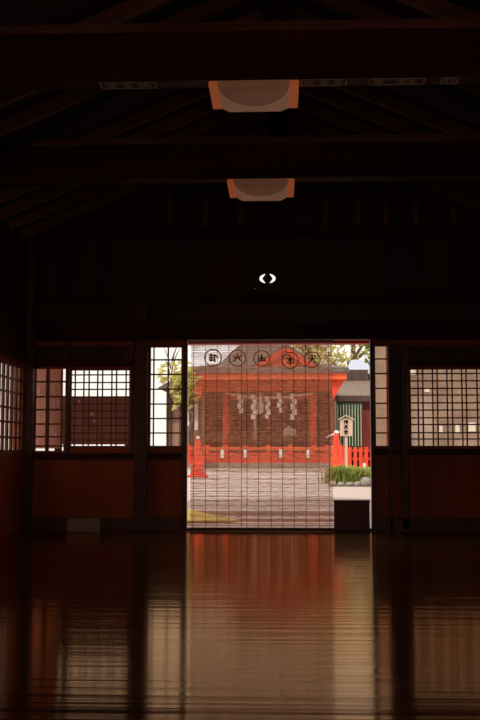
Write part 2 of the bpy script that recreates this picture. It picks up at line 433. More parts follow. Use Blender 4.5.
# rafters under the roof boards between the beams and the end wall
names = ['first', 'second', 'third', 'fourth', 'fifth']
for s, side in ((1, 'right'), (-1, 'left')):
    for k, y in enumerate((7.75, 8.16, 8.57, 8.98, 9.39)):
        mb = MB(); a = Vector((s * .12, y, roofz(.12) - .05)); b = Vector((s * 2.48, y, roofz(2.48) - .05))
        mb.bar(a, b, .055, .09)
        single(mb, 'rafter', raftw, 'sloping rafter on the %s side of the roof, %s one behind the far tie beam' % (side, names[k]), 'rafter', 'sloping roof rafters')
    for k, y in enumerate((5.95, 6.4, 6.85)):
        mb = MB(); a = Vector((s * .12, y, roofz(.12) - .05)); b = Vector((s * 2.48, y, roofz(2.48) - .05))
        mb.bar(a, b, .055, .09)
        single(mb, 'rafter', raftw, 'sloping rafter on the %s side of the roof, %s one between the two tie beams' % (side, names[k]), 'rafter', 'sloping roof rafters')

# paper slips pasted under the near beam
def slip(px0, px1, label, segs):
    Y0, Y1 = 5.415, 5.52
    x0, x1 = X(px0, 5.46, 74), X(px1, 5.46, 74)
    t = thing('paper_slip', label, 'paper slip', ((x0 + x1) / 2, (Y0 + Y1) / 2, ZB - .003), 'paper slips pasted under the beam')
    MB().box(x0, x1, Y0, Y1, ZB - .003, ZB - .0005).build('slip_paper', slipp, t)
    b = MB(); e = .012; z0, z1 = ZB - .005, ZB - .0031
    b.box(x0, x1, Y0, Y0 + e, z0, z1).box(x0, x1, Y1 - e, Y1, z0, z1).box(x0, x0 + e, Y0, Y1, z0, z1).box(x1 - e, x1, Y0, Y1, z0, z1)
    b.build('printed_border', inkpale, t)
    for f, g in segs:
        xa, xb = x0 + (x1 - x0) * f, x0 + (x1 - x0) * g; m = (xa + xb) / 2
        b = MB().prism([(xa, Y0 + .025), (xb, Y0 + .025), (xb, Y0 + .04), (m + .008, Y0 + .04), (m + .008, Y1 - .042), (xb, Y1 - .042), (xb, Y1 - .028), (xa, Y1 - .028), (xa, Y1 - .042), (m - .008, Y1 - .042), (m - .008, Y0 + .04), (xa, Y0 + .04)], z0, z1)
        b.v = [(x, z, y) for x, y, z in b.v]
        b.build('printed_character', inkpale, t)
slip(100, 157, 'faded paper slip pasted under the near beam left of the lamp', ((.1, .3), (.4, .55), (.68, .9)))
slip(300, 347, 'faded paper slip under the near beam touching the lamp on its right', ((.08, .3), (.42, .6), (.72, .92)))
slip(368, 425, 'bordered paper slip with pale characters under the near beam, far right of the lamp', ((.1, .28), (.5, .68), (.72, .85)))
slip(440, 459, 'short orange-brown paper slip at the right end of the near beam', ((.2, .45), (.6, .8)))

# ceiling lamps behind each beam
def lamp(Y0, pxl, pxr, py, L, droop, label):
    x0, x1 = X(pxl, Y0, py), X(pxr, Y0, py); Y1 = Y0 + L; cx = (x0 + x1) / 2
    t = thing('ceiling_lamp', label, 'lamp', (cx, (Y0 + Y1) / 2, ZB), 'square ceiling lamps')
    ZL = 2.80
    MB().box(x0 + .012, x1 - .012, Y0 + .005, Y1 - .005, ZB - .008, ZB - .0005).build('lamp_housing', wood, t)
    rw = .052
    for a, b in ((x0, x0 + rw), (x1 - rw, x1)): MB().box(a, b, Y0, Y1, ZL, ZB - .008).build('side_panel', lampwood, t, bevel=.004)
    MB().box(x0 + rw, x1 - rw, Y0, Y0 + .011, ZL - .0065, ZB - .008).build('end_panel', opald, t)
    # opal panel, its far edge drooping, and the shallow dome under it
    d = MB(); d.sm = True; nx, ny = 24, 16; xa, xb, ya, yb = x0 + rw, x1 - rw, Y0 + .01, Y1
    for j in range(ny + 1):
        for i in range(nx + 1):
            u, v = i / nx * 2 - 1, j / ny
            h = droop * v ** 2 * min(1, (1 - abs(u)) / .24)
            d.v.append((xa + (xb - xa) * i / nx, ya + (yb - ya) * v, ZL + .004 - h))
    for j in range(ny):
        for i in range(nx):
            a = j * (nx + 1) + i; d.f.append((a, a + 1, a + nx + 2, a + nx + 1))
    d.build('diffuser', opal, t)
    d = MB(); d.sm = True; nr, na = 10, 40; ry_ = L * .70
    for i in range(nr + 1):
        f = i / nr
        for k in range(na):
            a = math.pi * k / (na - 1)
            d.v.append((cx + (xb - xa) * .49 * f * math.cos(a), Y0 + .012 + ry_ * f * math.sin(a), ZL - .004 - .040 * (1 - f ** 2.2) - .016 * (math.sin(a) * f) ** 2))
    for i in range(nr):
        for k in range(na - 1): d.f.append((i * na + k, i * na + k + 1, (i + 1) * na + k + 1, (i + 1) * na + k))
    d.f.append(tuple([i * na for i in range(nr, 0, -1)] + [i * na + na - 1 for i in range(nr + 1)]))
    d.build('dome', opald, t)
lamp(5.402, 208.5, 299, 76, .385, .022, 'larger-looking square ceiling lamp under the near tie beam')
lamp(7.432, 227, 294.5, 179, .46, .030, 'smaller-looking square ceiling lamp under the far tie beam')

# ------------------------------------------------------------------ bamboo blind
BY = 9.73
bx0, bx1 = X(190.6, BY), X(332.6, BY); bz1, bz0 = Z(341.5, BY), .012
t = thing('bamboo_blind', 'large bamboo blind with round crests hanging down most of the doorway', 'blind', ((bx0 + bx1) / 2, BY, bz0))
sl = MB(); z = bz0 + .03; nseg = 44
ph = [R.uniform(0, 6.28) for _ in range(8)]
def slat(z, h0, x0, x1, wob):
    n = len(sl.v)
    a1, a2, p1, p2 = R.uniform(.3, 1) * wob, R.uniform(.2, .8) * wob, R.uniform(0, 6.28), R.uniform(0, 6.28); hv = [R.uniform(.70, 1.30) for _ in range(nseg + 1)]
    f1, f2 = R.uniform(4, 9), R.uniform(14, 40)
    for i in range(nseg + 1):
        x = x0 + (x1 - x0) * i / nseg
        zz = z + a1 * math.sin(f1 * x + p1) + a2 * math.sin(f2 * x + p2)
        y = BY + .0015 * math.sin(f1 * x + p2); h = h0 * hv[i]
        sl.v += [(x, y - .001, zz - h / 2), (x, y + .001, zz - h / 2), (x, y + .001, zz + h / 2), (x, y - .001, zz + h / 2)]
    for i in range(nseg):
        b = n + i * 4
        for k in range(4): sl.f.append((b + k, b + (k + 1) % 4, b + 4 + (k + 1) % 4, b + 4 + k))
    sl.f.append((n, n + 1, n + 2, n + 3)); e = n + nseg * 4; sl.f.append((e + 3, e + 2, e + 1, e))
while z < bz1 - .03:
    h = R.choice((.0026, .0030, .0034, .0038, .0046))
    slat(z, h, bx0 + R.uniform(-.006, .004), bx1 + R.uniform(-.006, .008), .0013)
    z += R.choice((.0054, .0058, .0062, .0066, .0072, .0084))
sl.build('slat_mat', slatm, t)
MB().tube([(bx0 - .01, BY, bz1), (bx1 + .012, BY, bz1)], .013, 10).build('top_rail', railm, t)
MB().tube([(bx0 - .005, BY, bz0 + .012), (bx1 + .006, BY, bz0 + .012)], .011, 10).build('bottom_rail', cordm, t)
for p in (193.5, 205.5, 217, 229, 241.5, 247, 258.5, 271, 282.5, 294, 306, 318.5, 329):
    x = X(p, BY); c = MB()
    pts = [(x + R.uniform(-.003, .003), BY - .004, bz0 + .004 + (bz1 - bz0 - .008) * k / 12) for k in range(13)]
    c.tube(pts, .0024, 6).build('cord', cordm, t)
CG = [
    [[(.22, .70), (.60, .70)], [(.22, .52), (.55, .52)], [(.22, .34), (.60, .34)], [(.60, .74), (.64, .20)], [(.70, .68), (.82, .50)], [(.36, .80), (.36, .26)]],
    [[(.50, .84), (.50, .58), (.22, .24)], [(.52, .56), (.82, .26)], [(.25, .62), (.36, .48)], [(.78, .68), (.64, .50)]],
    [[(.24, .60), (.24, .32), (.78, .32), (.78, .60)], [(.51, .80), (.51, .32)], [(.38, .48), (.51, .62), (.64, .48)]],
    [[(.50, .88), (.50, .14)], [(.24, .64), (.76, .64)], [(.49, .60), (.24, .32)], [(.51, .60), (.76, .32)], [(.38, .30), (.62, .30)]],
    [[(.50, .84), (.49, .58), (.22, .22)], [(.22, .60), (.78, .60)], [(.51, .58), (.80, .22)], [(.66, .84), (.74, .74)]]]
for (px, py, r), g in zip(((213, 357.8, 9), (237.3, 358, 8.8), (261.5, 358.3, 8.4), (290.2, 360.4, 8.6), (312.3, 359.6, 8.4)), CG):
    c = at(px, py, BY); rad = r / 102.6
    d = MB().ring(circ(c.x, c.z, rad), circ(c.x, c.z, rad * .86), BY + .0035, BY + .006).build('crest', crestink, t)
    strokes(MB(), g, c.x, c.z, rad * 1.5, BY + .005, .015).build('crest_character', crestink, d)

# low wooden box in the doorway, beside the blind
xa, xb = X(333.2, 9.74), X(369.3, 9.74); zt = Z(500, 9.74)
t = thing('low_wooden_box', 'low dark wooden box standing in the doorway beside the blind', 'box', ((xa + xb) / 2, 9.82, 0))
MB().box(xa + .004, xb - .004, 9.75, 9.83, .02, zt - .022).build('box_body', boxw, t)
MB().box(xa, xb, 9.742, 9.838, zt - .022, zt).build('box_top', boxw, t, bevel=.004)
for a in (xa + .004, xb - .044): MB().box(a, a + .04, 9.745, 9.835, 0, .02).build('foot', boxw, t)
# pale box on the floor at the left
xa, xb = X(68, 9.66), X(101.5, 9.66); zt = Z(519, 9.66)
t = thing('cardboard_box', 'pale flat cardboard box on the floor against the left wall', 'box', ((xa + xb) / 2, 9.69, 0))
MB().box(xa + .006, xb - .006, 9.652, 9.745, 0, zt - .03).build('box_body', pale, t)
MB().box(xa, xb, 9.646, 9.748, zt - .03, zt).build('lid', pale, t, bevel=.004)

# ------------------------------------------------------------------ outside
def gz(y):
    P = ((9.9, -.03), (11, -.01), (13, .14), (16, .30), (20, .37), (30, .42), (90, .42))
    if y <= P[0][0]: return P[0][1]
    for (a, b), (c, d) in zip(P, P[1:]):
        if y <= c: return b + (d - b) * (y - a) / (c - a)
    return P[-1][1]
g = MB(); ys = [9.965, 10.4, 11, 11.6, 12.2, 13, 14, 15, 16, 18, 20, 25, 30, 90]
for y in ys:
    for x in (-40, -2.7, 2.7, 40): g.v.append((x, y, gz(y)))
for i in range(len(ys) - 1):
    for j in range(3): g.f.append((i * 4 + j, i * 4 + j + 1, i * 4 + j + 5, i * 4 + j + 4))
n = len(g.v)
for x0, x1 in ((-40, -2.7), (2.7, 40)):
    g.poly([(x0, -30, -.03), (x1, -30, -.03), (x1, 9.965, -.03), (x0, 9.965, -.03)])
g.poly([(-2.7, -30, -.03), (2.7, -30, -.03), (2.7, YB - .1, -.03), (-2.7, YB - .1, -.03)])
o = struct(g.build('ground', gravel))

# paving slabs in front of the door
for k, (y0, y1, dz) in enumerate(((10.02, 10.34, .03), (10.42, 10.78, .03), (10.92, 11.32, .03), (11.50, 11.95, .03))):
    mb = MB().box(X(160, 10.5), X(352, 10.5), y0, y1, gz((y0 + y1) / 2) - .06, gz(y1) + dz)
    single(mb, 'paving_slab', paving, ['long paving slab just outside the threshold', 'long paving slab second out from the threshold', 'long paving slab third out from the threshold', 'long paving slab farthest from the threshold'][k], 'paving slab', 'paving slabs outside the door', bevel=.012)
mb = MB()
mb.v = [(X(184, 10.6), 10.55, .034), (X(243, 10.6), 10.55, .034), (X(232, 10.8), 10.75, .045), (X(182, 11.9), 11.8, .098)]
mb.v += [(x, y, z + .008) for x, y, z in mb.v[:4]]; mb.f = [(3, 2, 1, 0), (4, 5, 6, 7), (0, 1, 5, 4), (1, 2, 6, 5), (2, 3, 7, 6), (3, 0, 4, 7)]
single(mb, 'yellow_strip', yellow, 'yellow wedge-shaped strip on the ground at the lower left of the blind', 'strip')
# red beam of the porch
t = thing('porch_beam', 'thin red porch beam outside along the top of the doorway', 'beam', (0, 10.59, Z(343.6, 10.5)))
zt = Z(340, 10.5) + .02
MB().box(-1.7, 1.7, 10.52, 10.66, Z(343.6, 10.5), zt).build('beam_timber', red, t)
for s in (-1, 1): MB().box(s * 1.55 - .05, s * 1.55 + .05, 10.54, 10.64, zt, roofz(1.55) + .03).build('hanger', red, t)

# --- vermilion shrine hall
SY = 22.0
def SX(p, Y=SY): return X(p, Y, 420)
def SZ(p, Y=SY): return Z(p, Y, 270)
gzs = gz(SY)
t = thing('shrine_building', 'vermilion shrine building with grey roof seen through the blind', 'shrine', (SX(268), SY, gzs))
xl, xr = SX(202), SX(334)
MB().box(SX(190), SX(342), SY - .1, SY + 4, gzs, gzs + .12).build('stone_base', stone, t)
for p in (205, 226, 313, 331):
    x = SX(p); y = SY + .25 if p in (226, 313) else SY + 1.6
    MB().tube([(x, y, gzs + .12), (x, y, SZ(378))], .088, 14).build('column', red, t)
MB().box(xl - .2, xr + .1, SY + .12, SY + .38, SZ(391), SZ(381)).build('head_beam', redo, t)
MB().box(SX(222), SX(317), SY + .2, SY + .3, SZ(398), SZ(394.5)).build('tie_rail', red, t)
MB().box(xl, xr, SY + 2.0, SY + 2.12, gzs + .12, SZ(380)).build('inner_wall', brownin, t)
dr = MB()
for p in (236, 252, 268, 284, 300): dr.box(SX(p) - .03, SX(p) + .03, SY + 1.92, SY + 2.0, SZ(462), SZ(396))
dr.box(SX(228), SX(310), SY + 1.92, SY + 2.0, SZ(432), SZ(429)); dr.build('door_stile', redo, t)
for x in (xl, xr): MB().box(x - .05, x + .05, SY + .4, SY + 2.0, gzs + .5, SZ(384)).build('side_wall', brownin, t)
# low red railing panels
rl = MB()
for a, b in ((190, 224), (228, 311), (315, 341)):
    rl.box(SX(a), SX(b), SY - .05, SY + .0, gzs + .10, SZ(452.5))
rl.build('railing_panel', red, t)
rl = MB().box(SX(189), SX(342), SY - .08, SY + .03, SZ(450.5), SZ(447)); rl.build('railing_rail', redo, t)
for p in (190, 207, 226, 246, 268, 290, 313, 327, 341): MB().box(SX(p) - .05, SX(p) + .05, SY - .07, SY + .02, gzs + .02, SZ(445)).build('railing_post', red, t)
# eaves and roof
ye, yb = SY - .75, SY + 4.2
ex0, ex1 = X(183, ye, 370), X(346.5, ye, 370)
ze = Z(373, ye); zr = Z(342, SY + 1.6)
MB().box(ex0, ex1, ye, ye + .06, Z(379.5, ye), ze).build('eave_fascia', redo, t)
MB().box(ex0 + .05, ex1 - .05, ye + .06, SY + 2, ze - .06, ze - .02).build('eave_soffit', red, t)
n_r = 26
for k in range(n_r):
    x = ex0 + .1 + (ex1 - ex0 - .2) * k / (n_r - 1); MB().box(x - .025, x + .025, ye + .07, SY + .3, ze - .13, ze - .061).build('eave_rafter', redo, t)
MB().prism([(ex1 - .02, Z(379, ye)), (X(331, ye), Z(379, ye)), (X(334, ye), Z(399, ye))], ye + .1, ye + .35).build('eave_bracket', red, t)
MB().prism([(ex0 + .02, Z(379, ye)), (X(203, ye), Z(379, ye)), (X(200, ye), Z(399, ye))], ye + .1, ye + .35).build('eave_bracket', red, t)
ym = SY + 1.6; rx0, rx1 = X(243, ym), X(284, ym)
rf = MB(); zt_ = Z(367, ye)
def ring4(x0, x1, y0, y1, z): return [(x0, y0, z), (x1, y0, z), (x1, y1, z), (x0, y1, z)]
yq = SY + .55
rf.v = ring4(ex0 - .05, ex1 + .05, ye - .05, yb, ze) + ring4(ex0 - .05, ex1 + .05, ye - .05, yb, zt_ - .02) + ring4(X(219, yq), X(320, yq), yq, SY + 2.7, Z(363.5, yq)) + ring4(rx0, rx1, ym - .1, ym + .1, zr)
rf.f = [(3, 2, 1, 0)] + [(a + i, a + (i + 1) % 4, a + 4 + (i + 1) % 4, a + 4 + i) for a in (0, 4, 8) for i in range(4)] + [(12, 13, 14, 15)]
rf.build('roof', shingle, t)
MB().box(rx0 - .15, rx1 + .15, ym - .12, ym + .12, zr - .02, zr + .16).build('roof_ridge', shingle, t)
yg = SY - .45
ga = at(286, 352, yg); gl, gr = at(256, 371, yg), at(315, 371, yg)
gb = MB().prism([(gl.x, gl.z), (gr.x, gr.z), (ga.x, ga.z)], yg, yg + 1.2).build('gable', redo, t)
b = MB(); b.bar((gl.x - .12, yg - .04, gl.z - .02), (ga.x, yg - .04, ga.z + .04), .08, .12); b.bar((gr.x + .12, yg - .04, gr.z - .02), (ga.x, yg - .04, ga.z + .04), .08, .12)
b.build('barge_board', red, gb)
b = MB(); b.bar((gl.x - .14, yg + .5, gl.z + .07), (ga.x, yg + .5, ga.z + .13), 1.1, .06); b.bar((gr.x + .14, yg + .5, gr.z + .07), (ga.x, yg + .5, ga.z + .13), 1.1, .06)
b.build('gable_roof', shingle, gb)
# straw rope with paper streamers and bell ropes under the head beam
ry = SY + .06
rp = MB(); pts = []
for k in range(25):
    f = k / 24; pts.append((SX(226) + (SX(313) - SX(226)) * f, ry, SZ(393) - .10 * math.sin(math.pi * f)))
rp.tube(pts, [.025 + .012 * math.sin(math.pi * k / 24) for k in range(25)], 8)
single(rp, 'straw_rope', rope, 'thick straw rope slung under the beam of the vermilion shrine', 'rope')
def streamer(n, w):
    m = MB(); x = 0; z = 0
    for k in range(n):
        m.box(x - w / 2, x + w / 2, -.004, .004, z - w * 1.35, z); z -= w * 1.2; x += w * .45 * (1 if k % 2 == 0 else -1)
    return m
for k, (px, py, n, w, lb) in enumerate(((239.5, 397, 4, .085, 'leftmost zigzag paper streamer hanging from the straw rope'), (253, 397, 5, .09, 'zigzag paper streamer just left of the white bell rope'),
        (267, 399, 5, .08, 'zigzag paper streamer just right of the white bell rope'), (279, 396, 4, .085, 'second zigzag paper streamer from the right on the straw rope'), (292.5, 396, 5, .095, 'rightmost zigzag paper streamer hanging from the straw rope'))):
    m = streamer(n, w); c = at(px, py, ry - .06)
    m.v = [(x + c.x, y + ry - .06, z + c.z + .06) for x, y, z in m.v]
    single(m, 'paper_streamer', white, lb, 'paper streamer', 'zigzag paper streamers on the straw rope')
m = MB().tube([(SX(260.5), ry - .10, SZ(z_)) for z_ in (392, 398, 405, 412, 413.5)], [.025, .035, .07, .075, .03], 10)
single(m, 'bell_rope', rope, 'thick white bell rope hanging in the middle of the vermilion shrine', 'rope')
m = MB().tube([(SX(254.5), ry + .5, SZ(z_)) for z_ in (395, 420, 440)], [.03, .035, .04], 10)
single(m, 'bell_rope', rope, 'long thin pale rope hanging left of the thick bell rope', 'rope')
# offering stand inside the shrine
t = thing('offering_stand', 'offering stand with folded white paper inside the vermilion shrine', 'stand', (SX(289), SY + 1.2, gzs + .12))
MB().box(SX(281), SX(297), SY + 1.0, SY + 1.4, SZ(436), SZ(434)).build('tray', signw, t)
MB().box(SX(284), SX(294), SY + 1.05, SY + 1.35, gzs + .12, SZ(436)).build('stand_leg', brownin, t)
MB().prism([(SX(282.5), SZ(434)), (SX(296), SZ(434)), (SX(297), SZ(429)), (SX(292), SZ(426.5)), (SX(289), SZ(424.5)), (SX(286), SZ(427)), (SX(283), SZ(430))], SY + 1.05, SY + 1.3).build('folded_paper', white, t)
# white paper tags on the railing
for k, (p, lb) in enumerate(((222.5, 'leftmost white paper tag tied to the red shrine railing'), (245.5, 'second white paper tag from the left on the red shrine railing'), (280.5, 'third white paper tag from the left on the red shrine railing'), (307.5, 'rightmost white paper tag tied to the red shrine railing'))):
    m = MB().box(SX(p) - .035, SX(p) + .035, SY - .1, SY - .082, SZ(457.5), SZ(449.5))
    single(m, 'paper_tag', white, lb, 'paper tag', 'white paper tags on the shrine railing')

# --- left annex and trees
AY = 27.0
t = thing('annex_building', 'reddish brown wooden building left of the vermilion shrine', 'building', (X(190, AY), AY, gz(AY)))
MB().box(X(166, AY), X(222, AY), AY, AY + 3, gz(AY), Z(388, AY)).build('wall', annexw, t)
a = MB()
for p in (170, 181, 191, 200, 210, 219): a.box(X(p, AY) - .05, X(p, AY) + .05, AY - .05, AY, gz(AY), Z(388, AY))
a.build('wall_post', darkdoor, t)
for p in (186, 198.5, 214.5): MB().box(X(p, AY) - .10, X(p, AY) + .10, AY - .04, AY - .005, Z(430, AY), Z(404, AY)).build('paper_window', white, t)
MB().prism([(X(160, AY), Z(389, AY)), (X(228, AY), Z(389, AY)), (X(218, AY), Z(383, AY)), (X(170, AY), Z(383, AY))], AY - .6, AY + 3.3).build('roof', shingle, t)

def tree(name, label, base, h, spread, n, m, trunk_r, seed, crown=(0.35, 1.0)):
    r = random.Random(seed)
    t = thing(name, label, 'tree', base, 'trees behind the shrine')
    tr = MB(); tr.tube([(base[0] + r.uniform(-.1, .1) * k, base[1], base[2] + h * .85 * k / 5) for k in range(6)], [trunk_r * (1 - .13 * k) for k in range(6)], 9)
    for k in range(7):
        a = r.uniform(0, 6.28); z = base[2] + h * r.uniform(.35, .8)
        tr.tube([(base[0], base[1], z), (base[0] + math.cos(a) * spread * .45, base[1] + math.sin(a) * spread * .45, z + h * .12), (base[0] + math.cos(a) * spread * .8, base[1] + math.sin(a) * spread * .8, z + h * .18)], [trunk_r * .4, trunk_r * .25, trunk_r * .1], 6)
    tr.build('trunk', bark, t)
    lv = MB(); cl = []
    for k in range(26):
        a = r.uniform(0, 6.28); f = r.uniform(0, 1) ** .5 * spread
        cl.append((base[0] + math.cos(a) * f, base[1] + math.sin(a) * f, base[2] + h * r.uniform(*crown)))
    for k in range(n):
        c = Vector(r.choice(cl)); p = c + Vector((r.gauss(0, spread * .16), r.gauss(0, spread * .16), r.gauss(0, h * .05)))
        d = Vector((r.gauss(0, 1), r.gauss(0, 1), r.gauss(0, .6))).normalized(); e = d.orthogonal().normalized(); s = r.uniform(.09, .2)
        lv.poly([p - d * s, p + e * s * .45, p + d * s, p - e * s * .45])
    lv.build('foliage', m, t)
tree('leafy_tree', 'bright yellow-green tree above the roofs right of the blind', (X(352, 44), 44, .42), 7.4, 2.4, 2300, leafy, .22, 3, (.42, 1))
tree('leafy_tree', 'darker green tree at the right edge of the doorway view', (X(381, 30), 30, .42), 4.9, .55, 380, leafg, .12, 5, (.5, 1))
tree('leafy_tree', 'yellow-green tree behind the ridge of the vermilion shrine', (X(317, 38), 38, .42), 5.9, 1.0, 900, leafy, .2, 8, (.4, 1))
tree('leafy_tree', 'slim tree with yellow-green leaves seen through the window left of the door', (X(171, 32), 32, .42), 4.1, .40, 80, leafy, .06, 11, (.62, .74))
tree('leafy_tree', 'sparse green tree at the left edge of the blind beside the shrine', (X(183.5, 20.5), 20.5, .375), 2.2, .22, 150, leafy, .05, 13, (.62, .9))

# --- right-hand yard
YY = 26.0
t = thing('shed', 'dark shed with brown sloping tin roof right of the vermilion shrine', 'shed', (X(356, YY), YY, gz(YY)))
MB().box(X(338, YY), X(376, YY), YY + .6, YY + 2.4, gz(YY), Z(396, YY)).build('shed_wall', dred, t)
yf, yk = YY - .1, YY + 2.0
rz0, rz1 = Z(395.5, yf), Z(381, yk)
m = MB(); m.v += [(X(335, yf), yf, rz0 - .08), (X(378, yf), yf, rz0 - .08), (X(378, yf), yk, rz1 - .08), (X(346, yf), yk, rz1 - .08), (X(335, yf), yf, rz0), (X(378, yf), yf, rz0), (X(378, yf), yk, rz1), (X(346, yf), yk, rz1)]
m.f += [(3, 2, 1, 0), (4, 5, 6, 7), (0, 1, 5, 4), (1, 2, 6, 5), (2, 3, 7, 6), (3, 0, 4, 7)]
m.build('shed_roof', brownroof, t)
MB().box(X(335, yf), X(378, yf), yf - .03, yf, rz0 - .16, rz0 - .02).build('fascia_board', darkdoor, t)
MB().box(X(347, YY), X(376, YY), YY + 2.1, YY + 2.9, gz(YY), Z(371, YY + 2.5)).build('upper_wall', darkdoor, t)
for p in (339, 361): MB().box(X(p, YY) - .06, X(p, YY) + .06, YY, YY + .12, gz(YY), rz0 - .081).build('post', darkdoor, t)
t = thing('green_slat_screen', 'green vertical slat screen behind the wooden sign', 'screen', (X(350, 25.2), 25.2, gz(25)))
MB().box(X(337, 25.2), X(362.5, 25.2), 25.24, 25.30, gz(25) + .001, Z(403, 25.2)).build('backing_board', greend, t)
m = MB()
for k in range(9):
    x = X(338 + k * 2.9, 25.2); m.box(x - .011, x + .011, 25.19, 25.24, Z(446, 25.2), Z(405, 25.2))
m.build('slat', greenl, t)
m = MB().box(X(362.8, 25), X(376, 25), 25.2, 25.35, gz(25), Z(410, 25.2))
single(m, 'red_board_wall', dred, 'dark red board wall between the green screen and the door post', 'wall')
t = thing('storehouse', 'building with pale blue metal roof below the trees', 'building', (X(362, 34), 34, gz(34)))
MB().box(X(352, 34), X(385, 34), 34.3, 37, gz(34), Z(371, 34)).build('wall', darkdoor, t)
yf, yk = 33.8, 36.0; z0, z1 = Z(372, yf), Z(360, yk)
m = MB(); q = [(X(346, yf), yf, z0), (X(388, yf), yf, z0), (X(388, yk), yk, z1), (X(352, yk), yk, z1)]
m.v += [(x, y, z - .07) for x, y, z in q] + q; m.f += [(3, 2, 1, 0), (4, 5, 6, 7), (0, 1, 5, 4), (1, 2, 6, 5), (2, 3, 7, 6), (3, 0, 4, 7)]
m.build('metal_roof', blueroof, t)
# low red fence
t = thing('red_fence', 'low bright red fence behind the cone and the plants', 'fence', (X(356, 20.5), 20.5, gz(20.5)))
MB().box(X(343, 20.5), X(376, 20.5), 20.5, 20.56, Z(452, 20.5), Z(449.5, 20.5)).build('rail', red, t)
MB().box(X(343, 20.5), X(376, 20.5), 20.5, 20.56, Z(460, 20.5), Z(457.5, 20.5)).build('rail', red, t)
for p in (344, 349.5, 355, 360.5, 366, 371.5): MB().box(X(p, 20.5) - .035, X(p, 20.5) + .035, 20.46, 20.499, gz(20.5), Z(447, 20.5)).build('picket', red, t)
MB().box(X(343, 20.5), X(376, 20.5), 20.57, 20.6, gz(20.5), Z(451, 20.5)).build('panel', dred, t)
# traffic cones joined by a bar
def cone(loc, label, h=.70):
    t = thing('traffic_cone', label, 'cone', loc, 'traffic cones')
    MB().box(loc[0] - .17, loc[0] + .17, loc[1] - .17, loc[1] + .17, loc[2], loc[2] + .035).build('cone_base', conem, t, bevel=.01)
    MB().lathe([(.14, .03), (.12, .08), (.045, h - .06), (.035, h)], loc, 24).build('cone_body', conem, t)
    MB().lathe([(.03, h - .03), (.037, h - .005), (.034, h + .018), (.015, h + .032)], loc, 16).build('cone_cap', white, t)
    return t
CY = 17.2; cg = gz(CY)
c1 = cone((X(336.3, CY), CY, cg), 'orange-red traffic cone in front of the sign, right of the blind', .76)
cone((X(198, CY), CY, cg), 'orange-red traffic cone at the left, seen through the blind', .66)
m = MB().tube([(X(338.5, CY), CY - .07, cg + .76), (X(327, CY), CY + .2, cg + .68)], .018, 8)
single(m, 'cone_bar', white, 'pale bar resting on the top of the right traffic cone', 'bar')
# signpost
PY = 18.6
def PX(p): return X(p, PY, 430)
def PZ(p): return Z(p, PY, 346)
t = thing('wooden_signpost', 'small roofed wooden signpost with three black characters', 'sign', (PX(346), PY, gz(PY)))
MB().box(PX(346.2) - .026, PX(346.2) + .026, PY + .022, PY + .07, gz(PY), PZ(418)).build('post', signw, t)
sb = MB().box(PX(339.8), PX(352.6), PY, PY + .021, PZ(436), PZ(418.6)).build('sign_board', signw, t)
b = MB(); ax, az = PX(346.0), PZ(415.2)
b.bar((PX(338.6), PY + .02, PZ(419.6)), (ax, PY + .02, az), .10, .018); b.bar((PX(354.4), PY + .02, PZ(419.8)), (ax, PY + .02, az), .10, .018)
b.build('sign_roof', signw, t)
SG = [
    [[(.18, .95), (.22, .05)], [(.04, .66), (.36, .66)], [(.48, .82), (.92, .82), (.92, .30), (.48, .30), (.48, .82)], [(.48, .56), (.92, .56)], [(.70, 1), (.70, 0)]],
    [[(.15, .90), (.85, .90)], [(.82, .88), (.18, .34)], [(.25, .62), (.85, .62)], [(.10, .34), (.92, .34)], [(.30, .28), (.14, .02)], [(.68, .28), (.88, .02)]],
    [[(.5, 1), (.03, .56)], [(.5, 1), (.97, .56)], [(.25, .58), (.75, .58)], [(.5, .82), (.5, .36)], [(.22, .34), (.78, .34), (.78, 0), (.22, 0), (.22, .34)]]]
b = MB()
for gph, py in zip(SG, (422, 427, 432)):
    strokes(b, gph, PX(346), PZ(py), .078, PY - .002, .015)
b.build('sign_character', ink, sb)
# white stake with a red cap
t = thing('white_stake', 'short white stake with red tip among the plants', 'stake', (X(364, 16.6), 16.6, gz(16.6)))
MB().box(X(362.7, 16.6), X(365.6, 16.6), 16.6, 16.64, gz(16.6), Z(463, 16.6)).build('stake_body', white, t)
MB().prism([(X(362.7, 16.6), Z(463, 16.6)), (X(365.6, 16.6), Z(463, 16.6)), (X(364.2, 16.6), Z(453, 16.6))], 16.6, 16.64).build('stake_tip', red, t)
# plants and stones
def grass(px, Y, n, h, sp, label):
    r = random.Random(int(px * 7)); x0 = X(px, Y); m = MB()
    for k in range(n):
        bx, by = x0 + r.gauss(0, sp * .4), Y + r.gauss(0, .10); a = r.uniform(0, 6.28); L = h * r.uniform(.6, 1.1); o_ = L * r.uniform(.2, .75); w = r.uniform(.006, .013)
        z0 = gz(by); d = Vector((math.cos(a), math.sin(a), 0)); e = Vector((-d.y, d.x, 0)) * w
        p0 = Vector((bx, by, z0)); p1 = p0 + d * o_ * .4 + Vector((0, 0, L * .7)); p2 = p0 + d * o_ + Vector((0, 0, L * (1 - .3 * o_ / L)))
        n0 = len(m.v); m.v += [tuple(p0 - e), tuple(p0 + e), tuple(p1 + e), tuple(p1 - e), tuple(p2)]; m.f += [(n0, n0 + 1, n0 + 2, n0 + 3), (n0 + 3, n0 + 2, n0 + 4)]
    o = m.build('grass_clump', grassm); return tag(o, label, 'plant', 'grass clumps beside the cone')
grass(337, 15.5, 300, .30, .22, 'bushy green grass clump right below the orange cone')
grass(347, 15.45, 320, .30, .22, 'bushy green grass clump in the middle of the stone-edged bed')
grass(357, 15.4, 300, .29, .22, 'bushy green grass clump left of the white stake')
grass(369, 16.4, 160, .24, .18, 'small green grass clump at the door post, right of the white stake')
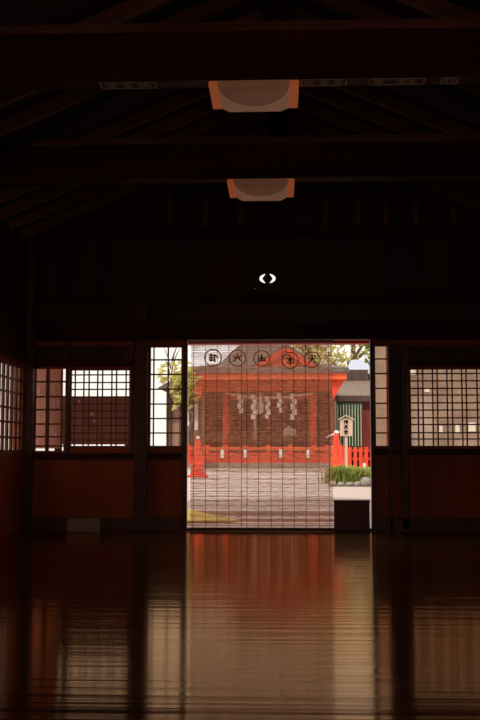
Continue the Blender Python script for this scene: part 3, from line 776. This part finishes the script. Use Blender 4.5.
def rock(px, Y, w, h, label):
    r = random.Random(int(px * 13)); m = MB(); m.sm = True; bm = bmesh.new(); bmesh.ops.create_icosphere(bm, subdivisions=2, radius=1)
    x0 = X(px, Y); z0 = gz(Y)
    for v in bm.verts: v.co *= 1 + r.uniform(-.12, .12)
    bm.verts.index_update()
    m.v = [(x0 + v.co.x * w / 2, Y + v.co.y * w * .4, z0 + h * .35 + v.co.z * h * .6) for v in bm.verts]; m.f = [tuple(v.index for v in f.verts) for f in bm.faces]; bm.free()
    o = single(m, 'edging_stone', stone, label, 'stone', 'edging stones of the plant bed'); return o
for px, w, h, lb in ((332, .16, .09, 'edging stone of the plant bed nearest the blind'), (340.5, .15, .07, 'edging stone below the first grass clump'), (349, .16, .07, 'edging stone at the middle of the plant bed'), (357, .15, .08, 'edging stone just left of the large pale rock'), (365.5, .22, .15, 'largest pale edging stone below the white stake')):
    rock(px, 14.95, w * .85, h, lb)

# --- beige wall outside the right-hand windows, red post in front of it
m = MB().box(X(376.3, 14), X(560, 14), 14, 14.2, gz(14), Z(330, 14)); single(m, 'plaster_wall', beige, 'long beige plaster wall outside the right-hand windows', 'wall')
m = MB().tube([(X(388.2, 13.4), 13.4, gz(13.4)), (X(388.2, 13.4), 13.4, Z(352, 13.4))], .026, 10); single(m, 'red_pole', red, 'slim red pole outside the narrow right-hand window', 'pole')
for k, (px, py, w, h, lb) in enumerate(((413, 372, 5, 6, 'white paper notice at the upper left of the beige wall'), (441, 429, 3.4, 6, 'leftmost low white paper notice on the beige wall'), (457.5, 428, 4, 8, 'middle low white paper notice on the beige wall'), (472, 427, 7, 9, 'rightmost low white paper notice on the beige wall'), (427, 390, 5, 4, 'small white paper notice high on the beige wall'))):
    m = MB().pbox(px - w / 2, px + w / 2, py - h / 2, py + h / 2, 13.99, .009); single(m, 'paper_notice', white, lb, 'notice', 'white paper notices on the beige wall')
# --- boards outside the left windows
def outboard(px0, px1, py0, py1, Y, label, bm_, tags):
    t = thing('notice_board', label, 'notice board', (X((px0 + px1) / 2, Y), Y, -.03), 'notice boards outside the left windows')
    MB().pbox(px0, px1, py0, py1, Y, .03).build('board_panel', bm_, t)
    for p in (px0 + 4, px1 - 4): MB().box(X(p, Y) - .03, X(p, Y) + .03, Y + .031, Y + .08, -.03, Z(py0 + 2, Y, px0)).build('board_post', darkdoor, t)
    for (p, q, w, h) in tags: MB().pbox(p - w / 2, p + w / 2, q - h / 2, q + h / 2, Y - .006, .005).build('paper_tag', white, t)
outboard(11.5, 60.8, 355, 448.5, 10.12, 'tall notice board with paper tags outside the leftmost window', board, ((39, 393, .8, 6), (41.5, 393, .8, 6), (44, 393, .8, 6), (53.5, 388, .8, 6), (56, 388, .8, 6), (58.5, 388, .8, 6), (54, 402, 1.5, 3), (58, 402, 1.5, 3), (54, 406, 1.5, 2.5), (58, 406, 1.5, 2.5), (55, 435, 1.6, 3)))
outboard(61.8, 132, 397.5, 444.5, 10.12, 'wide lower notice board outside the second left window', boardd, ((79, 402, 2, 4), (92, 414, 3, 3), (94, 421, 2, 3)))

# ------------------------------------------------------------------ light
w = bpy.data.worlds.new('sky'); sc.world = w; w.use_nodes = True; nt = w.node_tree; nt.nodes.clear()
out = nt.nodes.new('ShaderNodeOutputWorld'); bg = nt.nodes.new('ShaderNodeBackground')
tc = nt.nodes.new('ShaderNodeTexCoord'); no = nt.nodes.new('ShaderNodeTexNoise'); no.inputs['Scale'].default_value = 2.2; no.inputs['Detail'].default_value = 5
rp = nt.nodes.new('ShaderNodeValToRGB'); rp.color_ramp.elements[0].color = (.98, .95, .92, 1); rp.color_ramp.elements[1].color = (1, .93, .84, 1)
nt.links.new(tc.outputs['Generated'], no.inputs['Vector']); nt.links.new(no.outputs['Fac'], rp.inputs['Fac']); nt.links.new(rp.outputs['Color'], bg.inputs['Color'])
bg.inputs['Strength'].default_value = 1.25
nt.links.new(bg.outputs[0], out.inputs[0])
sl_ = bpy.data.lights.new('sun', 'SUN'); sl_.energy = 2.6; sl_.angle = .02; sl_.color = (1, .93, .82)
so = bpy.data.objects.new('sun', sl_); COL.objects.link(so)
el, az = math.radians(56), math.radians(14)
dirv = Vector((math.sin(az) * math.cos(el), math.cos(az) * math.cos(el), -math.sin(el)))
so.rotation_euler = dirv.to_track_quat('-Z', 'Y').to_euler(); so.location = (-3, -5, 12)

vs = sc.view_settings
sc.display_settings.display_device = 'sRGB'
vs.view_transform = 'Standard'; vs.look = 'None'; vs.gamma = 1; vs.exposure = 0; vs.use_curve_mapping = False
sc.cycles.use_denoising = True
sc.cycles.max_bounces = 10; sc.cycles.diffuse_bounces = 5; sc.cycles.transparent_max_bounces = 16
sc.cycles.sample_clamp_indirect = 4
